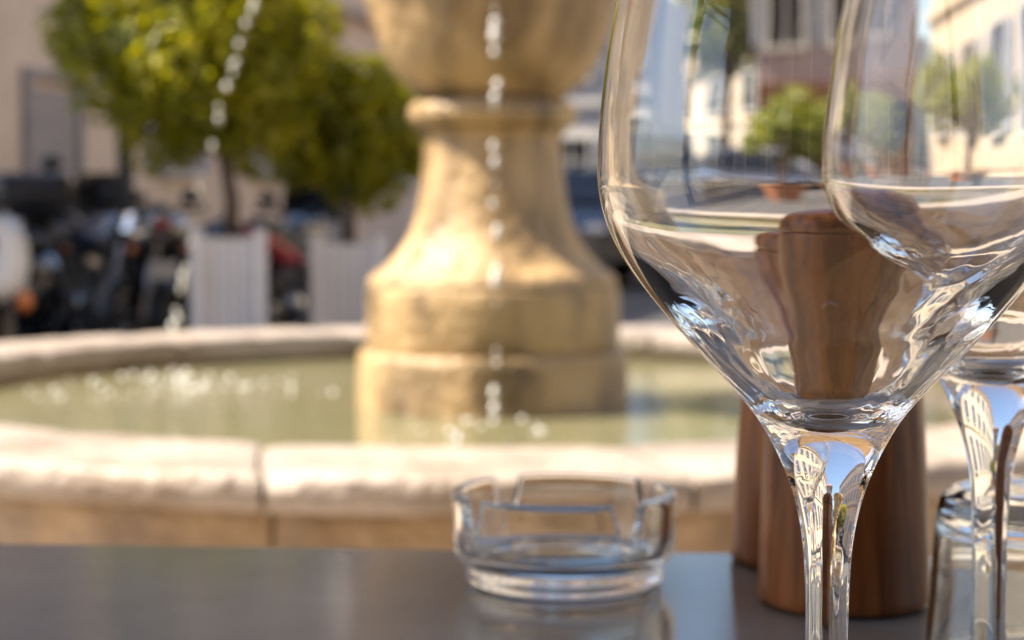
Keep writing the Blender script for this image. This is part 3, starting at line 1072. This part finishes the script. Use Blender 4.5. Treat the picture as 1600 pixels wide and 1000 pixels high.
# ------------------------------------------------------------------ far cars
def car(label, loc, rz, paint):
    e = empty('parked_car', loc, rz, label, 'car', 'cars parked beyond the fountain')
    prof = [(-2.05, .35), (-2.1, .6), (-2.02, .86), (-1.5, .93), (-1.0, 1.36), (-.3, 1.46), (.4, 1.40), (1.0, .98), (1.75, .86), (2.08, .66), (2.1, .35)]
    vs, fs = [], []
    n = len(prof)
    for (x, hw_lo, hw_hi) in ((0, .84, .62),):
        for s in (-1, 1):
            for (y, z) in prof:
                hw = hw_lo if z < 1.0 else hw_lo + (hw_hi - hw_lo) * (z - 1.0) / .46
                vs.append((s * hw, y, z))
    for i in range(n - 1):
        fs.append((i, i + 1, n + i + 1, n + i))
    fs.append((n - 1, 0, n, 2 * n - 1))
    fs.append(tuple(range(n))[::-1])
    fs.append(tuple(range(n, 2 * n)))
    MB().add(vs, fs).build('body', paint, e)
    for s in (-1, 1):
        w_ = MB()
        w_.add([(s * .853, -1.25, .97), (s * .853, .80, 1.0), (s * .675, .36, 1.34), (s * .655, -.3, 1.40), (s * .69, -.92, 1.31),
                (s * .84, -1.25, .97), (s * .84, .80, 1.0), (s * .66, .36, 1.34), (s * .64, -.3, 1.40), (s * .675, -.92, 1.31)],
               [(0, 1, 2, 3, 4), (9, 8, 7, 6, 5), (0, 5, 6, 1), (1, 6, 7, 2), (2, 7, 8, 3), (3, 8, 9, 4), (4, 9, 5, 0)])
        w_.build('side_window', M['pane'], e)
        MB().ball((s * .62, -2.07, .72), .14, .05, .08).build('tail_light', M['redlens'], e)
        MB().ball((s * .62, 2.0, .68), .16, .07, .08).build('headlight', M['lamp'], e)
        for y in (-1.3, 1.3):
            wh = MB().lathe([(.2, -.1), (.32, -.1), (.34, -.05), (.34, .05), (.32, .1), (.2, .1), (.2, -.1)], 24, axis='x').build('wheel', M['rubber'], e, (s * .78, y, .34))
            MB().lathe([(0, -.08), (.2, -.08), (.2, .08), (0, .08)], 18, axis='x').build('rim', M['alu'], wh)
    for (ya, za, yb, zb) in ((-1.47, .97, -1.03, 1.33), (.97, 1.01, .45, 1.375)):
        s_ = -1 if ya < 0 else 1
        w_ = MB()
        d = .012
        w_.add([(-.70, ya, za), (.70, ya, za), (.60, yb, zb), (-.60, yb, zb), (-.70, ya + s_ * d, za + d), (.70, ya + s_ * d, za + d), (.60, yb + s_ * d, zb + d), (-.60, yb + s_ * d, zb + d)],
               [(0, 1, 2, 3), (7, 6, 5, 4), (0, 4, 5, 1), (1, 5, 6, 2), (2, 6, 7, 3), (3, 7, 4, 0)])
        w_.build('windscreen', M['pane'], e)
    return e


car('black car parked beyond the fountain beside its stone column', (1.05, 22.5, 0), R(194), M['blackpaint'])
car('dark blue car parked far back near the street tree', (1.6, 33, 0), R(70), M['bluepaint'])
car('silver car parked near the potted trees', (3.4, 29, 0), R(80), M['silverpaint'])

# ------------------------------------------------------------------ bistro table on the right
bt = empty('bistro_table', (2.35, 8.6, 0), 0, 'round bistro table standing right of the fountain', 'table')
MB().lathe([(0, .70), (.36, .70), (.375, .712), (.36, .725), (0, .725)], 40).build('tabletop', M['brownwood'], bt, sharp=40)
MB().lathe([(0, 0), (.24, 0), (.24, .02), (.05, .05), (.03, .12), (.03, .699), (0, .699)], 20).build('pedestal', M['table_leg'], bt, sharp=40)

# ------------------------------------------------------------------ cafe table
TZ = .753
tb = empty('cafe_table', (.06, .350, 0), R(-3.95), 'glossy dark grey cafe table in the foreground carrying the glasses', 'table')
tt = MB().box(-.44, .62, -.42, .418, TZ - .03, TZ, .003)
tt.build('tabletop', M['table'], tb)
for x in (-.16, .38):
    MB().lathe([(0, 0), (.22, 0), (.22, .012), (.05, .03), (.03, .06), (.03, TZ - .031), (0, TZ - .031)], 28, Matrix.Translation((x, 0, .006))).build('pedestal', M['table_leg'], tb, sharp=40)

# ------------------------------------------------------------------ wine glasses
PX = .00015


def wine_glass(label, loc, rs=1.0, bowl_z=1.0, stem_dz=0.0, seed=1):
    out_px = [(33, 1130), (33, 1000), (35, 910), (41, 835), (59, 763), (88, 700), (120, 646), (179, 583), (238, 520), (298, 448), (330, 400), (353, 350), (363.5, 300), (365, 265), (362, 200), (352, 100), (335, 0), (312, -100), (290, -180)]
    def cv_(p):
        r, y = p
        return (r * PX, .147 + (330 - y) * PX)
    O = [cv_(p) for p in out_px]
    # thickness of the wall by height (pixel rows): thin at the rim, swelling smoothly into the solid base
    TH_ = [(-200, .0007), (0, .0008), (200, .0010), (300, .00125), (360, .0016), (410, .0022), (450, .0029), (490, .0037), (530, .0046), (580, .0058)]

    def thick(y):
        for (ya, ta), (yb, tb_) in zip(TH_, TH_[1:]):
            if y <= yb:
                u = (y - ya) / (yb - ya)
                return ta + (tb_ - ta) * u
        return TH_[-1][1]
    foot = [(0, .0022), (.030, .0012), (.0385, .0), (.0402, .0007), (.0395, .0019), (.030, .0034), (.018, .0058), (.0095, .0105), (.0058, .018)]
    fo = foot[:3] + spline(foot[2:] + [O[0]], 6)[1:]
    def relax(p, it):
        p = [Vector(q) for q in p]
        for _ in range(it):
            p = [p[0]] + [p[i] * .5 + (p[i - 1] + p[i + 1]) * .25 for i in range(1, len(p) - 1)] + [p[-1]]
        return [(q.x, q.y) for q in p]
    Osp = relax(spline(O, 10), 45)
    I = []
    for i in range(len(Osp) - 1, 0, -1):
        r, z = Osp[i]
        y = 330 - (z - .147) / PX
        if y > 566:
            break
        t_ = (Vector(Osp[i]) - Vector(Osp[i - 1])).normalized()
        nn = Vector((-t_.y, t_.x))
        I.append((r + nn.x * thick(y), z + nn.y * thick(y)))
    I = I[::3]
    tail = [cv_(p) for p in ((110, 611), (82, 635), (45, 651), (0, 656))]
    I = [p for p in I if p[1] > tail[0][1] + .004]
    Isp = spline(I + tail, 5)
    Isp = relax(Isp, 18)
    rim = spline([Osp[-1], ((Osp[-1][0] + I[0][0]) / 2, Osp[-1][1] + .0004), I[0]], 3)
    prof = fo + Osp[1:-1] + rim[:-1] + Isp
    jz = .093

    def remap(r, z):
        if z > jz:
            z2 = jz + (z - jz) * bowl_z
        else:
            z2 = z
        k = min(1, max(0, (z - .075) / .03))
        rr = r * (1 + (rs - 1) * k)
        if z > .012:
            z2 += stem_dz * min(1, (z - .012) / .05)
        return rr, z2
    seg = 180
    vs, fs, rows = [], [], []
    nfo = len(fo) + len(Osp) - 2 + len(rim) - 1
    for i, (r, z) in enumerate(prof):
        inner = i >= nfo
        rr, zz = remap(r, z)
        if rr < 1e-7:
            rows.append([len(vs)])
            vs.append((0, 0, zz))
            continue
        rows.append(list(range(len(vs), len(vs) + seg)))
        for k in range(seg):
            a = 2 * PI * k / seg
            d = 0.0
            q = Vector((math.cos(a) * 2.6, math.sin(a) * 2.6, z * 55 + seed * 7))
            low = max(0.0, min(1.0, (.150 - z) / .03)) if inner else 0
            lo2 = max(0.0, min(1.0, (.136 - z) / .012)) * (.07 + .93 * math.cos(a + .15) ** 2)
            if inner:
                d += low * (.00003 * noise.noise(q) + .00026 * lo2 * noise.noise(Vector((math.cos(a) * 9, math.sin(a) * 9, z * 260 + seed)))) * min(1, r / .012)
                d += .00002 * noise.noise(q * 1.2)
            else:
                s_ = max(0.0, min(1.0, (.118 - z) / .02)) * max(0.0, min(1.0, (z - .03) / .02))
                d += s_ * .00013 * noise.noise(Vector((math.cos(a) * 3.4, math.sin(a) * 3.4, z * 60 + seed)))
                d += .000012 * noise.noise(q * .8) + .00015 * lo2 * min(1, max(0, (z - .09) / .012)) * noise.noise(Vector((math.cos(a) * 5, math.sin(a) * 5, z * 150 + 9 + seed)))
            vs.append(((rr + d) * math.cos(a), (rr + d) * math.sin(a), zz))
    for a, b in zip(rows, rows[1:]):
        for k in range(seg):
            k2 = (k + 1) % seg
            if len(a) == 1:
                fs.append((a[0], b[k2], b[k]))
            elif len(b) == 1:
                fs.append((a[k], a[k2], b[0]))
            else:
                fs.append((a[k], a[k2], b[k2], b[k]))
    o = MB().add(vs, fs, True).build('wine_glass', M['glass'], None, loc)
    rg = random.Random(seed + 40)
    sp = MB()
    for i in range(150):
        r, z = Osp[rg.randrange(len(Osp) // 3, len(Osp))]
        r, z = remap(r, z)
        a = rg.uniform(0, 2 * PI)
        q = rg.choice((.00005, .00006, .00008, .00011))
        sp.ball((r * math.cos(a), r * math.sin(a), z), q, seg=5, rings=3)
    tag(sp.build('dust', M['foam'], o), kind='stuff')
    return tag(o, label, 'wine glass', 'wine glasses on the cafe table')


G = .0008
g1 = at(1297, 500, .42)
wine_glass('large empty wine glass in sharp focus, in front of the wooden mills', (g1.x, .42, TZ + G), 1, 1, 0, 1)
g2 = at(1552, 500, .515)
wine_glass('smaller empty wine glass standing behind, nearest the upturned tumbler', (g2.x, .515, TZ + G), .90, 1.0, .001, 2)

# ------------------------------------------------------------------ ashtray
ar = empty
AH, ARO = .0345, .0452
NOT = [R(x) for x in (33, 123, 213, 303)]


def notch(a):
    """depth of the cigarette rests at an angle measured from the camera side, to the right"""
    d = 0
    for c in NOT:
        q = abs((a - c + PI) % (2 * PI) - PI) * ARO
        hw = .0076
        if q < hw:
            u = 1 - (q / hw) ** 2.4
            d = max(d, .0125 * u * u * (3 - 2 * u))
    return d


prof = [(0, .0012), (.030, .0010), (.0375, 0.0), (.0394, .0010), (.0400, .0030), (.0398, .0056), (.0404, .0072), (.0425, .0088), (.0440, .0110), (.0448, .0140), (.0450, .0200), (.0452, .0280), (.0452, .0330), (.0447, .0342), (.0437, .0345),
        (.0418, .0343), (.0409, .0333), (.0405, .0280), (.0401, .0200), (.0396, .0150), (.0382, .0120), (.0350, .0102), (.0290, .0095), (.015, .0093), (0, .0093)]
sprof = spline(prof[2:14], 3)[:-1] + spline(prof[13:], 3)
sprof = prof[:2] + sprof
seg = 288
vs, fs, rows = [], [], []
for (r, z) in sprof:
    if r < 1e-6:
        rows.append([len(vs)])
        vs.append((0, 0, z))
        continue
    rows.append(list(range(len(vs), len(vs) + seg)))
    for k in range(seg):
        a = 2 * PI * k / seg
        zz = z
        if z > .015:
            zz = z - notch(a) * min(1, (z - .015) / .0185)
        vs.append((r * math.sin(a), -r * math.cos(a), zz))
for a, b in zip(rows, rows[1:]):
    for k in range(seg):
        k2 = (k + 1) % seg
        if len(a) == 1:
            fs.append((a[0], b[k2], b[k]))
        elif len(b) == 1:
            fs.append((a[k], a[k2], b[0]))
        else:
            fs.append((a[k], a[k2], b[k2], b[k]))
ash = MB().add(vs, fs, True).build('ashtray', M['ash'], None, (at(881, 770, .706).x, .706, TZ + .0005))
ash.scale = (.985, .985, 1.06)
tag(ash, 'round clear glass ashtray with four notches in its rim on the grey table', 'ashtray')

# ------------------------------------------------------------------ mills
def mill(label, loc, rz, h=1.0):
    e = empty('spice_mill', loc, rz, label, 'spice mill', 'brown wooden mills behind the large wine glass')
    MB().lathe([(0, .001), (.0300, 0)] + spline([(.0312, .0006), (.0318, .002), (.0317, .010), (.0308, .035), (.0293, .065), (.0275, .090), (.0263, .1035), (.0255, .1045)], 5) + [(.012, .1048), (0, .1048)], 72).build('body', M['wood'], e, sharp=40)
    hd = MB().lathe([(0, .1052), (.024, .1052)] + spline([(.0262, .1054), (.0268, .1066), (.0266, .111), (.0255, .1165), (.0225, .1212), (.0165, .1245), (.0085, .1260), (.003, .1263)], 5) + [(0, .1263)], 72)
    hd.build('head', M['wood'], e, sharp=35)
    e.scale = (1, 1, h)
    return e


mill('brown wooden mill nearest the large wine glass', (at(1322, 500, .668).x, .668, TZ + .0005), 0, 1.06)
mill('brown wooden mill half hidden behind the other mill', (at(1264, 500, .748).x, .748, TZ + .0005), R(70), .80)

# ------------------------------------------------------------------ upturned tumbler
TH = .066
po = [(.0385, 0), (.0390, .0008)] + spline([(.0390, .001), (.0378, .02), (.0363, .045), (.0353, .056), (.0335, .0625), (.0290, .0655), (.024, .0660)], 6) + [(.012, .0655), (0, .0652)]
pi_ = [(0, .0545)] + spline([(.012, .0545), (.026, .0540), (.0318, .0505), (.0338, .044), (.0355, .02), (.0371, .001)], 6) + [(.0375, 0)]
tu = MB().lathe(po + [(0, .0652)][:0], 128)
# close the wall: outer bottom -> outer -> top, then inner top -> inner bottom -> outer bottom
tu = MB()
loop = pi_ + [(.0385, -.0002)] + po[1:]
tu.lathe(loop, 128)
tu = tu.build('tumbler', M['ash'], None, (at(1645, 500, .575).x, .575, TZ + .0008))
tu.scale = (1, 1, .87)
tag(tu, 'clear glass tumbler standing upside down at the right edge of the table', 'tumbler')

# sunlight that passes through the glassware
for o in sc.objects:
    if o.type == 'MESH' and o.name.split('.')[0] in ('wine_glass', 'ashtray', 'tumbler'):
        o.cycles.is_caustics_caster = True
    if o.type == 'MESH' and o.parent and o.parent.name.split('.')[0] in ('cafe_table', 'spice_mill'):
        o.cycles.is_caustics_receiver = True
